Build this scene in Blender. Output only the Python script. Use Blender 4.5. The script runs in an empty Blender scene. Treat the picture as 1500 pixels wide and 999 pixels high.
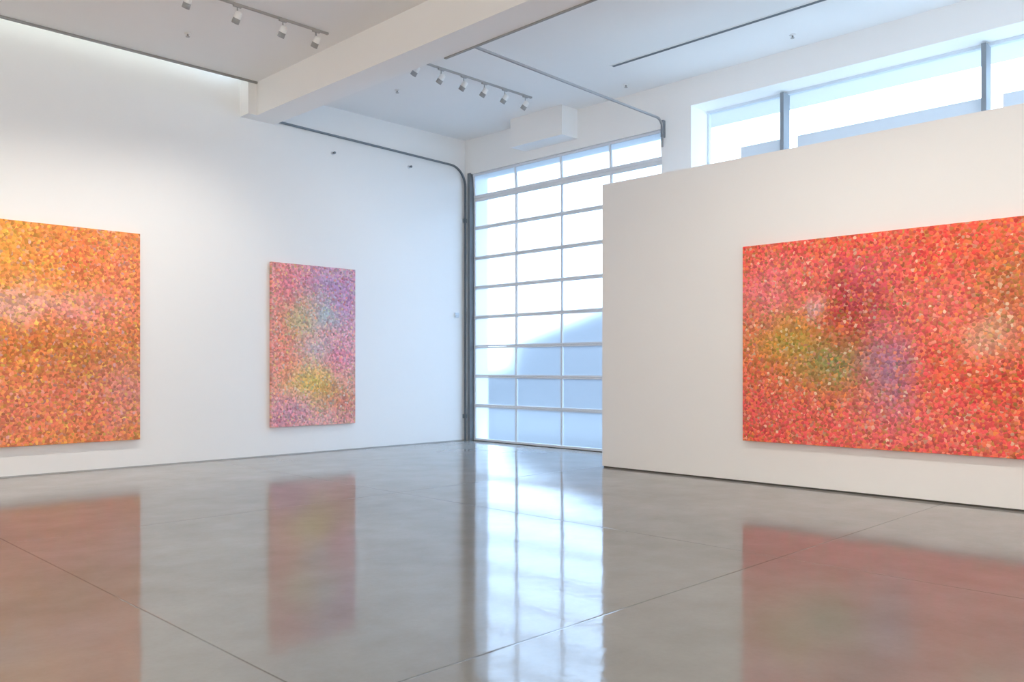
import bpy, bmesh, math, random
from mathutils import Vector, Matrix

# World frame: the camera stands at the origin, +X runs along the left wall towards the glass
# door, +Y runs along the door wall towards the left corner.  Metres.
S = bpy.context.scene
C = S.collection
PI = math.pi

# ---------------------------------------------------------------- measures of the room
CAM_H = 1.5
YL = 13.0            # left wall
XB = 11.7            # wall with the glass door and the clerestory window
ZC = 6.15            # ceiling
XP = 10.0            # free-standing partition
YD0, YD1 = 8.15, 12.82   # glass door opening
ZD = 5.44
BX0, BX1, BZ = 6.88, 7.36, 5.61   # beam
FRONT, RIGHT = -7.0, -8.0

# ---------------------------------------------------------------- node helpers
def srgb(r, g, b, a=1.0):
    def f(c):
        c /= 255.0
        return c / 12.92 if c <= 0.04045 else ((c + 0.055) / 1.055) ** 2.4
    return (f(r), f(g), f(b), a)

class NT:
    def __init__(self, name):
        self.m = bpy.data.materials.new(name)
        self.m.use_nodes = True
        self.t = self.m.node_tree
        self.t.nodes.clear()
        self.out = self.t.nodes.new('ShaderNodeOutputMaterial')
    def n(self, kind, **kw):
        nd = self.t.nodes.new('ShaderNode' + kind)
        for k, v in kw.items():
            if k.startswith('i_'):
                nd.inputs[k[2:].replace('_', ' ')].default_value = v
            else:
                setattr(nd, k, v)
        return nd
    def l(self, a, b):
        self.t.links.new(a, b)
    def math(self, op, a, b=None, c=None, clamp=False):
        nd = self.n('Math', operation=op)
        nd.use_clamp = clamp
        for i, v in enumerate((a, b, c)):
            if v is None: continue
            if isinstance(v, (int, float)): nd.inputs[i].default_value = v
            else: self.l(v, nd.inputs[i])
        return nd.outputs[0]
    def mix(self, fac, a, b, blend='MIX'):
        nd = self.n('Mix', data_type='RGBA', blend_type=blend)
        for s, v in ((nd.inputs[0], fac), (nd.inputs[6], a), (nd.inputs[7], b)):
            if isinstance(v, (int, float)): s.default_value = v
            elif isinstance(v, tuple): s.default_value = v
            else: self.l(v, s)
        return nd.outputs[2]

def painted(name, col, rough=0.55, spec=0.3, var=0.012, scale=2.0, metallic=0.0, bump=0.0):
    """Emulsion, metal or plastic with a faint procedural unevenness."""
    N = NT(name)
    b = N.n('BsdfPrincipled')
    tc = N.n('TexCoord')
    nz = N.n('TexNoise'); nz.inputs['Scale'].default_value = scale; nz.inputs['Detail'].default_value = 4
    N.l(tc.outputs['Object'], nz.inputs['Vector'])
    lo = tuple(max(0, c * (1 - var)) for c in col[:3]) + (1,)
    hi = tuple(min(1, c * (1 + var)) for c in col[:3]) + (1,)
    N.l(N.mix(nz.outputs[0], lo, hi), b.inputs['Base Color'])
    b.inputs['Roughness'].default_value = rough
    b.inputs['Specular IOR Level'].default_value = spec
    b.inputs['Metallic'].default_value = metallic
    if bump:
        nb = N.n('TexNoise'); nb.inputs['Scale'].default_value = 60
        N.l(tc.outputs['Object'], nb.inputs['Vector'])
        bp = N.n('Bump'); bp.inputs['Strength'].default_value = bump; bp.inputs['Distance'].default_value = 0.003
        N.l(nb.outputs[0], bp.inputs['Height']); N.l(bp.outputs[0], b.inputs['Normal'])
    N.l(b.outputs[0], N.out.inputs[0])
    return N.m

def floor_material():
    """Polished concrete slab: mottled grey, saw-cut joints, slightly wavy polish."""
    N = NT('polished_concrete')
    b = N.n('BsdfPrincipled')
    geo = N.n('NewGeometry')
    sep = N.n('SeparateXYZ'); N.l(geo.outputs['Position'], sep.inputs[0])
    def noise(scale, detail, rough=0.5):
        z = N.n('TexNoise'); z.inputs['Scale'].default_value = scale
        z.inputs['Detail'].default_value = detail; z.inputs['Roughness'].default_value = rough
        N.l(geo.outputs['Position'], z.inputs['Vector'])
        return z.outputs[0]
    big, mid, fine = noise(0.45, 3), noise(2.2, 6, 0.62), noise(34, 3)
    col = N.mix(N.math('MULTIPLY_ADD', big, 1.6, -0.3, clamp=True), FLOOR_A, FLOOR_B)
    col = N.mix(N.math('MULTIPLY_ADD', mid, 2.2, -0.62, clamp=True), col,
                N.mix(1.0, col, (0.84, 0.83, 0.81, 1), 'MULTIPLY'))
    col = N.mix(N.math('MULTIPLY_ADD', fine, 1.2, -0.5, clamp=True), col,
                N.mix(1.0, col, (0.93, 0.93, 0.92, 1), 'MULTIPLY'))
    # joints
    def joint(coord, at, half):
        d = N.math('ABSOLUTE', N.math('SUBTRACT', coord, at))
        return N.math('SUBTRACT', 1.0, N.math('DIVIDE', d, half, clamp=True))
    js = [joint(sep.outputs[1], v, h) for v, h in ((3.24, 0.011), (8.15, 0.008), (-1.66, 0.011))]
    js += [joint(sep.outputs[0], v, h) for v, h in ((2.11, 0.009), (6.25, 0.008), (-2.8, 0.011))]
    j = js[0]
    for k in js[1:]:
        j = N.math('MAXIMUM', j, k)
    col = N.mix(N.math('MULTIPLY', j, 0.6), col, (0.05, 0.045, 0.04, 1))
    N.l(col, b.inputs['Base Color'])
    r = N.math('MULTIPLY_ADD', mid, 0.06, FLOOR_ROUGH)
    r = N.math('ADD', r, N.math('MULTIPLY', j, 0.15), clamp=True)
    N.l(r, b.inputs['Roughness'])
    b.inputs['IOR'].default_value = FLOOR_IOR
    w = noise(1.9, 3, 0.5)
    bp = N.n('Bump'); bp.inputs['Strength'].default_value = 0.25; bp.inputs['Distance'].default_value = 0.006
    N.l(w, bp.inputs['Height'])
    w2 = noise(16.0, 2, 0.5)
    bpf = N.n('Bump'); bpf.inputs['Strength'].default_value = 0.28; bpf.inputs['Distance'].default_value = 0.0015
    N.l(w2, bpf.inputs['Height']); N.l(bp.outputs[0], bpf.inputs['Normal'])
    bp2 = N.n('Bump'); bp2.inputs['Strength'].default_value = 0.3; bp2.inputs['Distance'].default_value = 0.003
    bp2.invert = True
    N.l(j, bp2.inputs['Height']); N.l(bpf.outputs[0], bp2.inputs['Normal'])
    N.l(bp2.outputs[0], b.inputs['Normal'])
    worn = N.n('BsdfDiffuse'); N.l(col, worn.inputs[0])       # polish worn through in places
    mx = N.n('MixShader'); mx.inputs[0].default_value = 0.15
    N.l(b.outputs[0], mx.inputs[1]); N.l(worn.outputs[0], mx.inputs[2])
    N.l(mx.outputs[0], N.out.inputs[0])
    return N.m

def frosted(name, tint, see, blur=0.0):
    """Etched glass: `see` passes straight through, the rest is scattered inwards."""
    N = NT(name)
    if blur:
        tr = N.n('BsdfRefraction'); tr.inputs['Roughness'].default_value = blur; tr.inputs['IOR'].default_value = 1.12
    else:
        tr = N.n('BsdfTransparent')
    tr.inputs[0].default_value = tint
    tl = N.n('BsdfTranslucent')
    tc = N.n('TexCoord')
    nz = N.n('TexNoise'); nz.inputs['Scale'].default_value = 1.3
    N.l(tc.outputs['Object'], nz.inputs['Vector'])
    N.l(N.mix(nz.outputs[0], tint, tuple(c * 0.97 for c in tint[:3]) + (1,)), tl.inputs[0])
    mx = N.n('MixShader'); mx.inputs[0].default_value = see
    N.l(tl.outputs[0], mx.inputs[1]); N.l(tr.outputs[0], mx.inputs[2])
    gl = N.n('BsdfGlossy'); gl.inputs['Roughness'].default_value = 0.25
    m2 = N.n('MixShader'); m2.inputs[0].default_value = 0.03
    N.l(mx.outputs[0], m2.inputs[1]); N.l(gl.outputs[0], m2.inputs[2])
    N.l(m2.outputs[0], N.out.inputs[0])
    return N.m

def glow(name, col, strength):
    N = NT(name)
    e = N.n('Emission'); e.inputs[0].default_value = col; e.inputs[1].default_value = strength
    N.l(e.outputs[0], N.out.inputs[0])
    return N.m

def dabs(name, base, patches, accents, seed, cell, spread=0.42, jit=0.55):
    """Canvas covered in thick dabs of paint. patches: (x, z, rx, rz, colour, strength) in metres
    from the canvas centre; accents: colours single dabs may take."""
    N = NT(name)
    b = N.n('BsdfPrincipled')
    tc = N.n('TexCoord')
    sep = N.n('SeparateXYZ'); N.l(tc.outputs['Object'], sep.inputs[0])
    com = N.n('CombineXYZ')
    N.l(N.math('ADD', sep.outputs[0], seed * 7.31), com.inputs[0])
    N.l(N.math('ADD', sep.outputs[2], seed * 3.77), com.inputs[1])
    wn = N.n('TexNoise'); wn.inputs['Scale'].default_value = 1.0 / cell * 0.6
    N.l(com.outputs[0], wn.inputs['Vector'])
    wv = N.n('VectorMath', operation='MULTIPLY_ADD')
    N.l(wn.outputs['Color'], wv.inputs[0]); wv.inputs[1].default_value = (cell * 0.9,) * 3
    N.l(com.outputs[0], wv.inputs[2])
    vec = wv.outputs[0]
    def vor(size, off):
        v = N.n('TexVoronoi', voronoi_dimensions='2D'); v.inputs['Scale'].default_value = 1.0 / size
        o = N.n('VectorMath', operation='ADD'); o.inputs[1].default_value = (off, off * 1.7, 0)
        N.l(vec, o.inputs[0]); N.l(o.outputs[0], v.inputs['Vector'])
        back = N.n('VectorMath', operation='SUBTRACT'); back.inputs[1].default_value = (off, off * 1.7, 0)
        N.l(v.outputs['Position'], back.inputs[0])
        return v.outputs['Distance'], v.outputs['Color'], back.outputs[0]
    d0, c0, p0 = vor(cell, 0)
    pos, rnd, hgt = p0, c0, N.math('SUBTRACT', 0.5, d0)
    for size, off, rad in ((cell * 1.15, 3.3, 0.40), (cell * 1.5, 8.1, 0.30)):
        d, c, p = vor(size, off)
        m = N.math('LESS_THAN', d, rad)
        pos = N.mix(m, pos, p); rnd = N.mix(m, rnd, c)
        hgt = N.math('MAXIMUM', hgt, N.math('MULTIPLY', m, N.math('SUBTRACT', 1.0, d)))
    # colour field, read at the middle of the dab
    ps = N.n('SeparateXYZ'); N.l(pos, ps.inputs[0])
    fx = N.math('SUBTRACT', ps.outputs[0], seed * 7.31 + cell * 0.45)
    fz = N.math('SUBTRACT', ps.outputs[1], seed * 3.77 + cell * 0.45)
    fn = N.n('TexNoise'); fn.inputs['Scale'].default_value = 2.1; fn.inputs['Detail'].default_value = 3
    N.l(pos, fn.inputs['Vector'])
    fs = N.n('SeparateColor'); N.l(fn.outputs['Color'], fs.inputs[0])
    fx = N.math('ADD', fx, N.math('MULTIPLY_ADD', fs.outputs[0], spread * 2, -spread))
    fz = N.math('ADD', fz, N.math('MULTIPLY_ADD', fs.outputs[1], spread * 2, -spread))
    col = base
    for x, z, rx, rz, c, st in patches:
        dx = N.math('DIVIDE', N.math('SUBTRACT', fx, x), rx)
        dz = N.math('DIVIDE', N.math('SUBTRACT', fz, z), rz)
        r2 = N.math('ADD', N.math('MULTIPLY', dx, dx), N.math('MULTIPLY', dz, dz))
        g = N.math('MULTIPLY', N.math('POWER', 2.718, N.math('MULTIPLY', r2, -1.0)), st, clamp=True)
        col = N.mix(g, col, c)
    rs = N.n('SeparateColor'); N.l(rnd, rs.inputs[0])
    ramp = N.n('ValToRGB'); ramp.color_ramp.interpolation = 'CONSTANT'
    els = ramp.color_ramp.elements
    while len(els) > 1: els.remove(els[-1])
    els[0].position = 0; els[0].color = accents[0]
    for i, a in enumerate(accents[1:], 1):
        e = els.new(i / len(accents)); e.color = a
    N.l(rs.outputs[0], ramp.inputs[0])
    amt = N.math('MULTIPLY', N.math('POWER', rs.outputs[1], 1.6), jit)
    col = N.mix(amt, col, ramp.outputs[0])
    hsv = N.n('HueSaturation')
    N.l(N.math('MULTIPLY_ADD', rs.outputs[1], 0.030, 0.485), hsv.inputs['Hue'])
    N.l(N.math('MULTIPLY_ADD', rs.outputs[2], 0.70, 0.74), hsv.inputs['Value'])
    hsv.inputs['Saturation'].default_value = 0.96
    N.l(col, hsv.inputs['Color'])
    N.l(hsv.outputs[0], b.inputs['Base Color'])
    b.inputs['Roughness'].default_value = 0.55
    b.inputs['Specular IOR Level'].default_value = 0.25
    bp = N.n('Bump'); bp.inputs['Strength'].default_value = 0.55; bp.inputs['Distance'].default_value = 0.012
    N.l(hgt, bp.inputs['Height']); N.l(bp.outputs[0], b.inputs['Normal'])
    N.l(b.outputs[0], N.out.inputs[0])
    return N.m

# ---------------------------------------------------------------- mesh helpers
class MB:
    def __init__(self): self.bm = bmesh.new()
    def box(self, x0, x1, y0, y1, z0, z1, bevel=0.0):
        vs = [self.bm.verts.new((x, y, z)) for x in (x0, x1) for y in (y0, y1) for z in (z0, z1)]
        fs = [(0, 1, 3, 2), (4, 6, 7, 5), (0, 4, 5, 1), (2, 3, 7, 6), (0, 2, 6, 4), (1, 5, 7, 3)]
        faces = [self.bm.faces.new([vs[i] for i in f]) for f in fs]
        if bevel:
            es = list({e for f in faces for e in f.edges})
            bmesh.ops.bevel(self.bm, geom=es, offset=bevel, segments=2, affect='EDGES', profile=0.6)
        return self
    def hexa(self, pts):
        """eight points: bottom ring of four, top ring of four."""
        vs = [self.bm.verts.new(p) for p in pts]
        for f in ((3, 2, 1, 0), (4, 5, 6, 7), (0, 1, 5, 4), (1, 2, 6, 5), (2, 3, 7, 6), (3, 0, 4, 7)):
            self.bm.faces.new([vs[i] for i in f])
        return self
    def lathe(self, prof, axis=Vector((0, 0, 1)), at=Vector((0, 0, 0)), seg=20):
        """prof: (radius, height) pairs turned about `axis` through `at`."""
        axis = Vector(axis).normalized()
        q = Vector((0, 0, 1)).rotation_difference(axis)
        rings = []
        for r, h in prof:
            ring = []
            for k in range(seg):
                a = 2 * PI * k / seg
                ring.append(self.bm.verts.new(Vector(at) + q @ Vector((r * math.cos(a), r * math.sin(a), h))))
            rings.append(ring)
        for a, b in zip(rings, rings[1:]):
            for k in range(seg):
                f = self.bm.faces.new((a[k], a[(k + 1) % seg], b[(k + 1) % seg], b[k])); f.smooth = True
        self.bm.faces.new(list(reversed(rings[0]))); self.bm.faces.new(rings[-1])
        return self
    def sweep(self, pts, prof, up):
        """sweep the closed 2-D profile (side, up) along the polyline."""
        pts = [Vector(p) for p in pts]
        rings = []
        for i, p in enumerate(pts):
            t = (pts[min(i + 1, len(pts) - 1)] - pts[max(i - 1, 0)]).normalized()
            side = Vector(up).normalized()
            nrm = side.cross(t).normalized()
            rings.append([self.bm.verts.new(p + side * a + nrm * b) for a, b in prof])
        n = len(prof)
        for a, b in zip(rings, rings[1:]):
            for k in range(n):
                self.bm.faces.new((a[k], a[(k + 1) % n], b[(k + 1) % n], b[k]))
        self.bm.faces.new(list(reversed(rings[0]))); self.bm.faces.new(rings[-1])
        return self
    def build(self, name, mat, parent=None, loc=None, smooth=False):
        bmesh.ops.recalc_face_normals(self.bm, faces=self.bm.faces)
        me = bpy.data.meshes.new(name)
        self.bm.to_mesh(me); self.bm.free()
        me.materials.append(mat)
        o = bpy.data.objects.new(name, me); C.objects.link(o)
        if parent: o.parent = parent
        if loc is not None: o.location = loc
        return o

def tag(o, label=None, cat=None, group=None, kind=None):
    if label: o['label'] = label
    if cat: o['category'] = cat
    if group: o['group'] = group
    if kind: o['kind'] = kind
    return o

def empty(name, loc=(0, 0, 0)):
    o = bpy.data.objects.new(name, None); C.objects.link(o)
    o.location = loc; o.empty_display_size = 0.1
    return o

def struct(name, mb, mat, label, cat):
    return tag(mb.build(name, mat), label, cat, kind='structure')

# ---------------------------------------------------------------- tuning
FLOOR_A, FLOOR_B = (0.355, 0.345, 0.325, 1), (0.455, 0.445, 0.425, 1)
FLOOR_ROUGH, FLOOR_IOR = 0.045, 1.60
SKY_COL, SKY = (0.57, 0.765, 1.0, 1), 4.7
WARM = (1.0, 0.92, 0.82)
SPOT = 58
REAR_FILL = 1150
EXPOSURE = 0.55

M_wall = painted('white_wall_paint', (0.88, 0.877, 0.87), 0.6, 0.25, 0.006, 0.8, bump=0.03)
M_ceil = painted('white_ceiling_paint', (0.86, 0.857, 0.85), 0.7, 0.2, 0.006, 0.7)
M_edge = painted('grey_ceiling_edge', (0.34, 0.34, 0.33), 0.6, 0.2)
M_floor = floor_material()
M_gap = painted('gap_shade_and_seal', (0.10, 0.095, 0.085), 0.7, 0.2)
M_alu = painted('brushed_aluminium', (0.74, 0.76, 0.79), 0.42, 0.5, 0.03, 12, metallic=0.1)
M_steel = painted('galvanised_track_steel', (0.22, 0.25, 0.28), 0.45, 0.5, 0.08, 20, metallic=0.4)
M_steel_lit = painted('lit_track_steel', (0.42, 0.43, 0.45), 0.5, 0.4, 0.05, 20, metallic=0.2)  # same steel, paler: the light on the right track put into its colour
M_jamb = painted('grey_door_jamb', (0.17, 0.19, 0.21), 0.5, 0.4, 0.05, 8)
M_mull = painted('grey_mullion', (0.24, 0.27, 0.30), 0.5, 0.4, 0.03, 8)
M_wfr = painted('pale_window_frame', (0.66, 0.72, 0.78), 0.5, 0.3, 0.02, 6)
M_lamp = painted('white_lamp_enamel', (0.86, 0.86, 0.85), 0.35, 0.4, 0.01, 30)
M_rail = painted('pale_grey_track', (0.45, 0.445, 0.44), 0.5, 0.3, 0.02, 20)
M_lens = painted('dark_lamp_baffle', (0.09, 0.09, 0.09), 0.4, 0.4, 0.05, 30)
M_snoot = painted('grey_lamp_snoot', (0.36, 0.36, 0.36), 0.4, 0.4, 0.03, 30)
M_bulb = glow('lamp_bulb', (1.0, 0.88, 0.74, 1), 6.0)
M_cove = glow('cove_strip_light', (0.93, 1.0, 0.96, 1), 9.0)
M_glass = frosted('frosted_door_glass', (0.90, 0.95, 1.0, 1), 0.86, 0.30)
M_clear = frosted('clerestory_glass', (0.97, 0.985, 1.0, 1), 0.96)
M_slot = painted('dark_vent_slot', (0.16, 0.18, 0.20), 0.6, 0.2)
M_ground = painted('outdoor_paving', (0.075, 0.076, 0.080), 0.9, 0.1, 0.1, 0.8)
M_bounce = painted('bounce_paving', (0.56, 0.54, 0.50), 0.9, 0.1, 0.08, 0.8)  # unseen ground, made pale to bounce light onto the overhang
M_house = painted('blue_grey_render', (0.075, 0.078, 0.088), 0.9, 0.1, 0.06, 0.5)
M_ext = painted('white_outdoor_render', (0.78, 0.78, 0.78), 0.8, 0.1)

# ---------------------------------------------------------------- room shell
struct('floor', MB().box(FRONT, XB + 0.3, RIGHT, YL + 0.3, -0.15, 0), M_floor,
       'polished grey concrete floor with saw-cut joints and strong reflections', 'floor')

struct('wall_left', MB().box(FRONT, XB + 0.5, YL, YL + 0.25, 0.0, ZC + 0.6), M_wall,
       'tall white wall behind the two paintings left of the glass door', 'wall')

w = MB()
w.box(XB, XB + 0.56, YD1 + 0.08, YL + 0.25, 0, ZC + 0.4)           # strip in the corner
w.box(XB, XB + 0.56, YD0, YD1 + 0.08, ZD, ZC + 0.4)                # above the door
w.box(XB, XB + 0.56, 7.59, YD0, 0, ZC + 0.4)                       # pier
w.box(XB, XB + 0.56, RIGHT, 7.59, 0, 0.90)                         # under the window
w.box(XB, XB + 0.56, RIGHT, 7.59, 5.70, ZC + 0.4)                  # over the window
struct('wall_back', w, M_wall, 'white end wall holding the tall glass door and the high strip window', 'wall')

struct('wall_right', MB().box(FRONT, XB + 0.56, RIGHT - 0.25, RIGHT, 0, ZC + 0.4), M_wall,
       'white side wall closing the gallery out of view to the right', 'wall')
struct('wall_front', MB().box(FRONT - 0.25, FRONT, RIGHT - 0.25, YL + 0.25, 0, ZC + 0.6), M_wall,
       'white wall closing the gallery behind the viewpoint', 'wall')

c = MB()
c.box(FRONT, BX0, RIGHT, 12.72, ZC, ZC + 0.12)                     # near bay, stops short of the left wall
c.box(BX0, XB + 0.1, RIGHT, YL + 0.1, ZC, ZC + 0.12)               # far bay
c.box(FRONT, BX0, 12.0, YL + 0.1, ZC + 0.55, ZC + 0.65)            # lid over the lighting cove
c.box(FRONT, BX0, 12.0, 12.1, ZC + 0.12, ZC + 0.55)
struct('ceiling', c, M_ceil, 'flat white ceiling in two bays with a lit cove along the left wall', 'ceiling')

struct('trim_1', MB().box(FRONT, BX0 + 0.03, 12.69, 12.72, ZC - 0.032, ZC + 0.12), M_edge,
       'thin grey edge strip where the near ceiling stops short of the left wall', 'ceiling trim')

b = MB()
b.box(BX0, BX1, RIGHT, 12.72, BZ, ZC + 0.05)
b.box(BX0 - 0.15, BX1, 12.72, YL + 0.05, BZ, ZC + 0.6)
struct('beam', b, M_wall, 'broad white boxed beam crossing the ceiling between the two bays', 'ceiling beam')
struct('trim_2', MB().box(BX1, BX1 + 0.04, RIGHT, 8.6, BZ - 0.012, BZ + 0.06), M_edge,
       'thin grey bead along the far bottom edge of the ceiling beam', 'ceiling trim')

struct('wall_partition', MB().box(XP, XP + 0.32, -5.0, 8.04, 0.022, 4.24), M_wall,
       'free-standing white partition wall carrying the big red painting', 'partition wall')
struct('shade_strip_partition', MB().box(XP + 0.015, XP + 0.30, -4.98, 8.02, 0.0, 0.022), M_gap,  # dark strip: the shade of the floor gap is put into its colour
       'thin dark recessed strip coloured as the shadow gap under the white partition wall', 'shade strip')
struct('shade_strip_left', MB().box(FRONT, XB, YL - 0.008, YL, 0.0, 0.018), painted('grey_base_shade', (0.42, 0.42, 0.42)),  # grey strip painted in for a thin line of shade
       'thin grey strip coloured as the shadow line at the foot of the left wall', 'shade strip')

# soffit box above the door
struct('trim_3', MB().box(XB - 0.42, XB, 9.98, 11.27, 5.62, ZC), M_wall,
       'white boxed bulkhead under the ceiling above the glass door', 'bulkhead')

# ---------------------------------------------------------------- glass sectional door
door = tag(empty('door_1', (XB, (YD0 + YD1) / 2, 0)), 'tall overhead sectional door of frosted glass panes in grey metal rails',
           'glass door', kind='structure')
DX, DY = XB, (YD0 + YD1) / 2
cols = [12.80, 11.60, 10.42, 9.27, 8.16]
zs = [0.0, 0.72, 1.32, 1.918, 2.516, 3.12, 3.72, 4.335, 4.935, 5.43]
XD = 0.06   # door leaf sits this far behind the wall face
for k in range(9):
    z0, z1 = zs[k], zs[k + 1]
    last = (k == 8)
    def xo(z, last=last, z0=z0, z1=z1):        # top section leans into the room on the curved track
        return XD - (0.035 * (z - z0) / (z1 - z0) if last else 0)
    lo, hi = (0.055 if k == 0 else 0.034), 0.034
    if k == 7: hi = 0.06
    if last: lo, hi = 0.065, 0.04
    def slab(mb, ya, yb, za, zb, d0, d1):
        ya, yb = ya - DY, yb - DY
        mb.hexa([(xo(za) + d0, ya, za), (xo(za) + d1, ya, za), (xo(za) + d1, yb, za), (xo(za) + d0, yb, za),
                 (xo(zb) + d0, ya, zb), (xo(zb) + d1, ya, zb), (xo(zb) + d1, yb, zb), (xo(zb) + d0, yb, zb)])
    f = MB()
    slab(f, cols[-1], cols[0], z0 + 0.002, z0 + lo, 0, 0.05)
    slab(f, cols[-1], cols[0], z1 - hi, z1 - 0.002, 0, 0.05)
    for i, y in enumerate(cols):
        hw = 0.020
        a, bb = (y - 2 * hw, y) if i == 0 else ((y, y + 2 * hw) if i == 4 else (y - hw, y + hw))
        slab(f, a, bb, z0 + lo, z1 - hi, 0.004, 0.046)
    sec = f.build('door_section', M_alu, door)
    for i in range(4):
        g = MB()
        slab(g, cols[i + 1] + 0.02, cols[i] - 0.02, z0 + lo - 0.006, z1 - hi + 0.006, 0.020, 0.028)
        g.build('pane', M_glass, sec)
MB().box(XD - 0.01, XD + 0.055, YD0 - DY, YD1 - DY, 0.0, 0.012).build('bottom_seal', M_gap, door)
j = MB()
j.box(-0.03, 0.14, YD1 - DY, YD1 + 0.08 - DY, 0, ZD + 0.02)
j.build('jamb', M_jamb, door)

# tracks: channel section swept along the wall, round the bend and down the jamb
def track(y, label, down, head, mat, sc=1.0, R=0.40):
    t = tag(empty('door_track', (XB, y, 0)), label, 'door track', 'overhead door tracks')
    pts = []
    x0, xe = head, XB - 0.06 - R
    zt0, zt1 = 5.65, 5.575
    pts.append((x0 - XB, 0, zt0))
    pts.append((xe - XB, 0, zt1))
    for k in range(1, 11):
        a = PI / 2 * k / 10
        pts.append((xe - XB + R * math.sin(a), 0, zt1 - R * (1 - math.cos(a))))
    pts.append((xe - XB + R, 0, down))
    prof = [(-0.03, -0.027), (0.03, -0.027), (0.03, 0.027), (0.018, 0.027), (0.018, -0.015), (-0.018, -0.015),
            (-0.018, 0.027), (-0.03, 0.027)]
    MB().sweep(pts, [(a * sc, b * sc) for a, b in prof], (0, 1, 0)).build('rail', mat, t)
    return t
t = track(12.93, 'dark metal door track running along the left wall and bending down at the corner', 0.0, BX1 + 0.02, M_steel, 0.58)
for z in (0.5, 4.5):
    MB().box(-0.075, 0.02, 0.02, 0.07, z - 0.04, z + 0.04, 0.004).build('bracket', M_steel, t)
t = track(8.10, 'grey metal door track hung under the ceiling, crossing from beam to right door edge', 5.12, BX1 + 0.02, M_steel_lit, 0.52, 0.16)
MB().box(-0.07, 0.0, -0.02, 0.03, 5.28, 5.56, 0.005).build('bracket', M_steel, t)

# slide latch on the jamb
la = tag(empty('door_latch', (XB - 0.20, 12.96, 2.56)), 'small pale latch fixed beside the left edge of the glass door', 'latch')
MB().box(-0.10, 0.0, 0.0, 0.04, -0.05, 0.05, 0.006).build('base', M_wfr, la)
MB().lathe([(0.012, 0), (0.012, 0.07), (0.02, 0.075), (0.02, 0.09)], (-1, -0.3, 0), (-0.06, 0.0, 0.0), 12).build('knob', M_alu, la)

# ---------------------------------------------------------------- clerestory window
win = tag(empty('window_1', (XB + 0.50, 0, 5.0)), 'tall mullioned window in a deep white reveal, seen as a bright strip above the partition, its hidden lower part added for daylight', 'window', kind='structure')
f = MB()
f.box(-0.04, 0.05, RIGHT, 7.59, 0.66, 0.70)
f.box(-0.04, 0.05, RIGHT, 7.59, -4.10, -4.04)  # lower glazing unseen behind the partition, carried down to add daylight
f.box(-0.02, 0.05, 7.56, 7.59, -4.1, 0.70)
f.build('window_frame', M_wfr, win)
mul = [6.20, 3.42, 0.64, -2.14, -4.92]
for y in mul:
    MB().box(-0.17, 0.03, y - 0.030, y + 0.030, -4.04, 0.67, 0.004).build('mullion', M_mull, win)
edges = [7.59] + mul + [RIGHT]
for i in range(len(edges) - 1):
    ya, yb = edges[i + 1] + 0.03, edges[i] - 0.03
    MB().box(-0.004, 0.004, ya, yb, -4.04, 0.66).build('pane', M_clear, win)
    gap = 0.60 if i == 0 else 0.16
    MB().box(-0.05, -0.01, ya, yb - gap, -0.32, 0.0, 0.004).build('transom_rail', M_wfr, win)

# ---------------------------------------------------------------- outdoors behind the glass
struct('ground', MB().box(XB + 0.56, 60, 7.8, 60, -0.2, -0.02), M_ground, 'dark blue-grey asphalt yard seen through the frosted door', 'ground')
struct('ground', MB().box(XB + 0.56, 60, -40, 7.8, -0.2, -0.02), M_bounce, 'unseen paving outside the tall window, made pale to bounce light up', 'ground')
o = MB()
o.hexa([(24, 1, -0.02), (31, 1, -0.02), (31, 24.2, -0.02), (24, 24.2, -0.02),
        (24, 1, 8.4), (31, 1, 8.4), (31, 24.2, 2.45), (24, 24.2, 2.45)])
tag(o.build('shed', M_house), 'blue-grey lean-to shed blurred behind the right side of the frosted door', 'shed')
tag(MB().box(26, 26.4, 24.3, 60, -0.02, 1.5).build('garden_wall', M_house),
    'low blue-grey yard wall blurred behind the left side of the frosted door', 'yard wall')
struct('roof', MB().box(XB + 0.56, 13.36, -14, 16, 5.80, 5.95), M_ext, 'white roof overhang outside above the door and strip window', 'roof overhang')

# ---------------------------------------------------------------- paintings
def canvas(name, w, h, d, mat, loc, rz, label):
    """Deep-edged canvas: bevelled front, turned-over sides."""
    m = MB().box(-w / 2, w / 2, -d, 0, -h / 2, h / 2, 0.006)
    o = m.build(name, mat)
    o.location = loc; o.rotation_euler = (0, 0, rz)
    s = MB()
    s.box(-w/2 + 0.03, w/2 - 0.03, 0.0, 0.012, h/2 - 0.10, h/2 - 0.04)
    s.build('hanging_batten', M_batten, o)
    return tag(o, label, 'painting', 'dabbed abstract canvases')
M_batten = painted('pine_batten', (0.5, 0.4, 0.28), 0.7, 0.2, 0.1, 10)

R = srgb
ora, yel, cor, pin, red = R(240, 150, 50), R(236, 178, 62), R(238, 112, 78), R(232, 140, 140), R(214, 62, 48)
oli, lil, cream, vio = R(160, 128, 50), R(196, 158, 186), R(238, 218, 196), R(150, 105, 165)
grn, blu, mag, sage = R(110, 132, 66), R(112, 122, 172), R(216, 82, 130), R(184, 194, 150)

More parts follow.
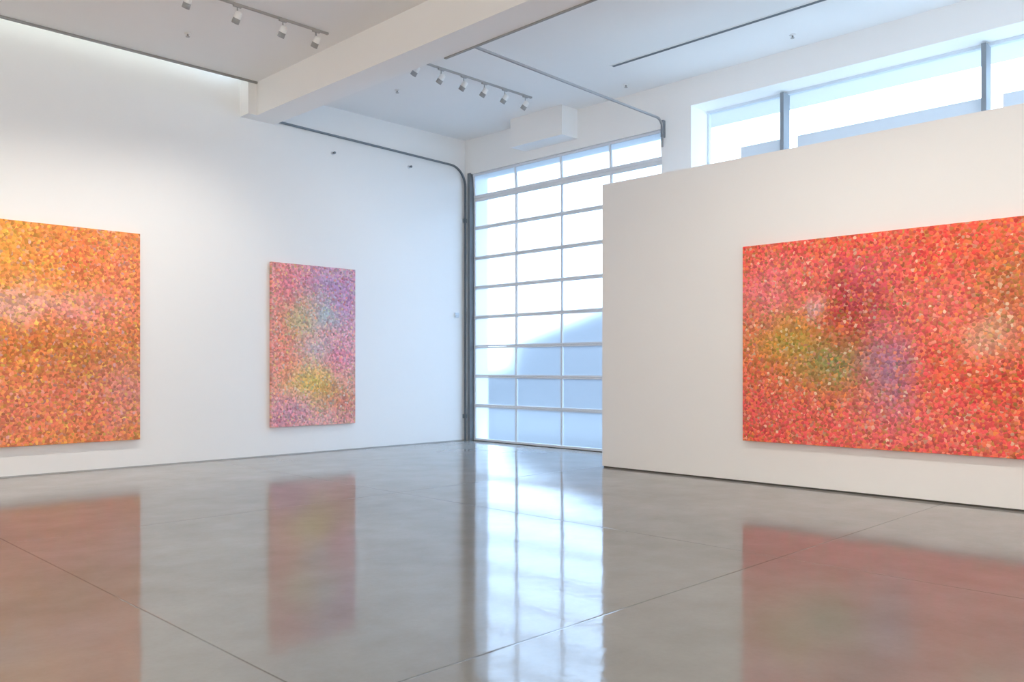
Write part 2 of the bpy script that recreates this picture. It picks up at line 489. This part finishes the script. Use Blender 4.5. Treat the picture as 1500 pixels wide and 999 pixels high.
m1 = dabs('orange_dabbed_canvas', ora, [
    (0.9, -0.9, 1.4, 0.7, R(228, 118, 88), 0.8), (-0.6, -1.1, 1.2, 0.6, R(226, 128, 100), 0.8),
    (0.55, 1.15, 0.55, 0.45, R(226, 78, 52), 0.75), (1.3, 0.7, 0.5, 0.9, R(238, 124, 92), 0.7),
    (-0.2, 0.42, 1.1, 0.20, R(232, 186, 180), 0.85), (0.6, 0.28, 0.7, 0.25, R(228, 130, 128), 0.6),
    (0.1, -0.15, 1.4, 0.35, R(206, 118, 44), 0.7), (0.9, -0.4, 0.6, 0.4, R(160, 116, 66), 0.45),
    (1.4, -0.9, 0.35, 0.5, R(196, 148, 150), 0.5), (-0.3, 1.2, 0.9, 0.6, R(240, 168, 58), 0.7)],
    [yel, cor, red, oli, pin, lil, R(150, 80, 50), R(244, 160, 40), R(240, 196, 90)], 1.0, 0.047)
canvas('painting', 3.10, 3.08, 0.06, m1, (5.09 - 1.55, YL - 0.012, 1.96), 0,
       'orange dabbed abstract canvas cut off by the left edge, widest on the left wall')

m2 = dabs('pastel_dabbed_canvas', R(224, 172, 166), [
    (-0.6, 0.1, 0.35, 1.3, R(236, 124, 96), 0.8), (-0.45, 1.1, 0.5, 0.4, R(226, 110, 124), 0.7),
    (0.35, 1.1, 0.6, 0.4, R(168, 136, 190), 0.75), (0.65, 0.7, 0.3, 0.5, R(190, 130, 186), 0.7),
    (-0.3, 0.45, 0.35, 0.35, R(176, 182, 122), 0.7), (0.25, 0.55, 0.3, 0.25, R(160, 190, 196), 0.75),
    (0.1, -0.1, 0.25, 0.2, R(176, 194, 206), 0.7), (0.5, -0.25, 0.4, 0.35, R(222, 110, 152), 0.75),
    (-0.05, -0.65, 0.55, 0.4, R(228, 196, 78), 0.85), (0.3, -0.85, 0.4, 0.25, R(206, 162, 44), 0.7),
    (-0.5, -1.15, 0.5, 0.25, R(206, 140, 170), 0.7), (0.6, -1.1, 0.3, 0.4, R(206, 104, 74), 0.6)],
    [pin, R(232, 200, 110), lil, sage, cor, mag, R(186, 200, 206), R(150, 110, 110)], 2.0, 0.045, 0.22, 0.5)
canvas('painting', 1.69, 2.79, 0.06, m2, (8.105, YL - 0.012, 1.88), 0,
       'narrow upright pastel dabbed canvas between the orange painting and the glass door')

m3 = dabs('red_dabbed_canvas', R(238, 92, 46), [
    (-1.9, -0.75, 1.4, 0.55, R(232, 96, 78), 0.8), (-0.2, -1.0, 1.6, 0.45, R(234, 104, 92), 0.8),
    (-1.8, 0.55, 0.55, 0.5, R(236, 124, 136), 0.8), (-1.1, 0.75, 0.7, 0.35, R(232, 112, 96), 0.7),
    (-1.55, 0.0, 0.65, 0.38, R(190, 156, 56), 1.0), (-1.0, -0.28, 0.5, 0.35, R(150, 146, 74), 0.95),
    (-0.75, 0.42, 0.42, 0.42, R(170, 40, 40), 1.0), (-0.5, 0.85, 0.4, 0.3, R(210, 60, 90), 0.5),
    (-0.35, -0.3, 0.3, 0.5, R(136, 124, 168), 0.7), (-0.95, -0.25, 0.25, 0.25, R(112, 140, 92), 0.6),
    (0.15, 0.35, 0.5, 0.4, R(230, 118, 110), 0.6), (0.75, 0.0, 0.3, 0.2, R(236, 206, 168), 0.75),
    (0.9, 0.5, 0.35, 0.45, R(168, 128, 60), 0.6), (1.2, -0.3, 0.6, 0.5, R(206, 76, 42), 0.6),
    (-1.25, 0.42, 0.12, 0.12, R(238, 200, 200), 0.8)],
    [cor, R(242, 140, 116), R(240, 104, 44), oli, pin, mag, cream, R(120, 60, 50), grn, R(244, 120, 40)], 3.0, 0.041, 0.24, 0.55)
canvas('painting', 4.40, 2.51, 0.07, m3, (XP - 0.012, 5.656 - 2.20, 1.806), -PI / 2,
       'wide red dabbed abstract canvas on the free-standing partition')

# ---------------------------------------------------------------- track lighting
def rail(x0, x1, y, label):
    t = tag(empty('lighting_track', ((x0 + x1) / 2, y, ZC)), label, 'lighting track', 'ceiling lighting tracks')
    L = (x1 - x0) / 2
    m = MB()
    m.sweep([(-L, 0, -0.012), (L, 0, -0.012)],
            [(-0.018, -0.012), (0.018, -0.012), (0.018, 0.012), (0.008, 0.012), (0.008, -0.002), (-0.008, -0.002), (-0.008, 0.012), (-0.018, 0.012)],
            (0, 1, 0))
    m.build('rail', M_rail, t)
    MB().box(L - 0.005, L + 0.02, -0.021, 0.021, -0.028, 0.0, 0.003).build('end_cap', M_rail, t)
    return t

def spotlight(x, y, aim, label, group, power):
    """Track head: adapter in the rail, stem, forked cylinder head with a dark baffle and a bulb."""
    z = ZC - 0.024
    s = tag(empty('track_spotlight', (x, y, z)), label, 'spotlight', group)
    MB().box(-0.055, 0.055, -0.017, 0.017, -0.022, 0.0, 0.004).build('adapter', M_rail, s)
    MB().lathe([(0.008, 0), (0.008, 0.085), (0.016, 0.087), (0.016, 0.105)], (0, 0, -1), (0, 0, -0.02), 12).build('stem', M_rail, s)
    hc = Vector((0, 0, -0.145))
    d = (Vector(aim) - (Vector((x, y, z)) + hc)).normalized()
    a = hc - d * 0.06
    head = MB().lathe([(0.018, -0.012), (0.036, -0.004), (0.043, 0.012), (0.045, 0.075), (0.045, 0.082)], d, a, 24).build('lamp_head', M_lamp, s)
    MB().lathe([(0.047, 0.078), (0.047, 0.145), (0.043, 0.147), (0.043, 0.128)], d, a, 24).build('snoot', M_snoot, head)
    MB().lathe([(0.043, 0.118), (0.043, 0.1295), (0.024, 0.1296), (0.024, 0.124)], d, a, 24).build('baffle', M_lens, head)
    MB().lathe([(0.022, 0.118), (0.022, 0.127), (0.012, 0.130)], d, a, 16).build('bulb', M_bulb, head)
    if power:
        L = bpy.data.lights.new('spot_beam', 'SPOT')
        L.energy = power; L.color = WARM; L.spot_size = math.radians(84); L.spot_blend = 1.0
        L.shadow_soft_size = 0.04
        lo = bpy.data.objects.new('spot_beam', L); C.objects.link(lo)
        lo.parent = s
        lo.location = a + d * 0.15
        lo.rotation_euler = d.to_track_quat('-Z', 'Y').to_euler()
    return s

rail(-2.0, 6.55, 10.15, 'pale track on the near ceiling bay, ending just before the beam')
nm = ['white spotlight at the end of the near track, closest to the beam',
      'white spotlight second from the beam on the near ceiling track',
      'white spotlight third from the beam on the near ceiling track',
      'white spotlight at the top edge of the frame on the near ceiling track']
for i, x in enumerate((6.38, 5.87, 5.22, 4.57)):
    spotlight(x, 10.15, (x - 0.5, YL, 1.5), nm[i], 'spotlights on the near ceiling track', SPOT)

rail(BX1 + 0.2, 10.58, 10.08, 'pale track on the far ceiling bay, behind the beam')
nm = ['white spotlight just clear of the beam edge, nearest the beam on the far track',
      'white spotlight second from the beam on the far ceiling track',
      'white spotlight third from the beam on the far ceiling track',
      'white spotlight fourth from the beam on the far ceiling track',
      'white spotlight second from the door end of the far ceiling track',
      'white spotlight at the door end of the far ceiling track']
for i, x in enumerate((8.07, 8.57, 9.04, 9.49, 9.96, 10.45)):
    spotlight(x, 10.08, (x - 0.9, YL, 2.2), nm[i], 'spotlights on the far ceiling track', SPOT * 0.12)

def beam_lamp(p, aim, power, size=80, rad=0.04):
    L = bpy.data.lights.new('spot_beam', 'SPOT')
    L.energy = power; L.color = WARM; L.spot_size = math.radians(size); L.spot_blend = 1.0; L.shadow_soft_size = rad
    o = bpy.data.objects.new('spot_beam', L); C.objects.link(o)
    o.location = p
    o.rotation_euler = (Vector(aim) - Vector(p)).to_track_quat('-Z', 'Y').to_euler()
# ceiling spots out of the frame, then rear floods added as fill
for x in (3.9, 3.2, 2.5, 1.8, 0.6, -0.8):
    beam_lamp((x, 10.2, ZC - 0.2), (x - 0.4, YL, 1.5), SPOT)
for y in (5.6, 4.6, 3.6, 2.6, 1.6, 0.2):
    beam_lamp((5.5, y, ZC - 0.2), (XP, y + 0.1, 1.8), SPOT * 1.6, 68)
for x in (-4, 0, 4):  # unseen floods added to bounce ambient light off the side wall
    beam_lamp((x, -5.0, ZC - 0.2), (x, RIGHT, 2.0), REAR_FILL, 110)
for y in (-3, 2, 7):  # more added fill, bounced off the wall behind the camera
    beam_lamp((-4.0, y, ZC - 0.2), (FRONT, y, 2.0), REAR_FILL, 110)

# cove strip above the near ceiling, washing the top of the left wall
cv = tag(MB().box(FRONT + 0.2, BX0 - 0.4, 12.45, 12.50, ZC + 0.13, ZC + 0.16).build('strip_light', M_cove),
         'strip light lying in the ceiling cove above the left wall', 'strip light')

# ---------------------------------------------------------------- small ceiling and wall fittings
sd = tag(empty('ceiling_vent', (10.4, 3.0, ZC)), 'long dark air slot in the far ceiling beside the strip window', 'air slot')
MB().box(-0.035, 0.035, -5.16, 5.16, -0.006, 0.001).build('slot', M_slot, sd)
m = MB(); m.box(-0.05, -0.035, -5.18, 5.18, -0.008, 0); m.box(0.035, 0.05, -5.18, 5.18, -0.008, 0)
m.build('flange', M_ceil, sd)

def disc(x, y, label):
    s = tag(empty('ceiling_sprinkler', (x, y, ZC)), label, 'sprinkler', 'ceiling sprinklers')
    MB().lathe([(0.045, -0.004), (0.045, 0.006), (0.03, 0.012)], (0, 0, -1), (0, 0, 0), 20).build('plate', M_ceil, s)
    MB().lathe([(0.012, 0.0), (0.012, 0.03), (0.028, 0.034), (0.028, 0.038)], (0, 0, -1), (0, 0, -0.01), 14).build('deflector', M_rail, s)
def on_ceiling(px, py):
    Z = 1245 * (ZC - CAM_H) / (538 - py); r = (px - 747) / 1245; sm = Z * 2 ** 0.5
    return (sm * (1 + r) / 2, sm * (1 - r) / 2)
disc(*on_ceiling(275, 49), 'small grey sprinkler on the near ceiling between track and left wall')
disc(*on_ceiling(582, 132), 'small grey sprinkler on the far ceiling just behind the beam')
disc(*on_ceiling(917, 124), 'small grey sprinkler on the far ceiling beyond the air slot, near the door')
disc(*on_ceiling(1161, 51), 'small grey sprinkler on the far ceiling between air slot and strip window')

for x, z, lb in ((8.51, 5.33, 'small grey knob on the left wall under the door track, nearer the beam'),
                 (10.24, 5.37, 'small grey knob on the left wall under the door track, nearer the door')):
    s = tag(empty('wall_knob', (x, YL, z)), lb, 'wall knob', 'knobs under the door track')
    MB().lathe([(0.035, 0), (0.035, 0.008), (0.012, 0.012)], (0, -1, 0), (0, 0, 0), 18).build('plate', M_alu, s)
    MB().lathe([(0.012, 0.0), (0.012, 0.045), (0.022, 0.05), (0.022, 0.07), (0.012, 0.078)], (0, -1, 0), (0, -0.008, 0), 14).build('stud', M_steel, s)

# ---------------------------------------------------------------- sky, camera, view
W = bpy.data.worlds.new('World'); S.world = W
W.use_nodes = True
bg = W.node_tree.nodes['Background']
bg.inputs[0].default_value = SKY_COL; bg.inputs[1].default_value = SKY

cam = bpy.data.cameras.new('Camera')
co = bpy.data.objects.new('Camera', cam); C.objects.link(co)
co.location = (0, 0, CAM_H)
co.rotation_euler = (PI / 2, 0, -PI / 4)
cam.sensor_width = 36.0
cam.lens = 36.0 * 1245 / 1500
cam.shift_x = 3 / 1500
cam.shift_y = 38.5 / 1500
cam.clip_end = 300
S.camera = co

S.view_settings.view_transform = 'Standard'
S.view_settings.look = 'None'
S.view_settings.exposure = EXPOSURE
S.view_settings.gamma = 1.0
S.view_settings.use_curve_mapping = False
S.cycles.use_denoising = True
S.cycles.max_bounces = 14
S.cycles.diffuse_bounces = 8
S.cycles.transparent_max_bounces = 16
S.cycles.sample_clamp_indirect = 8.0
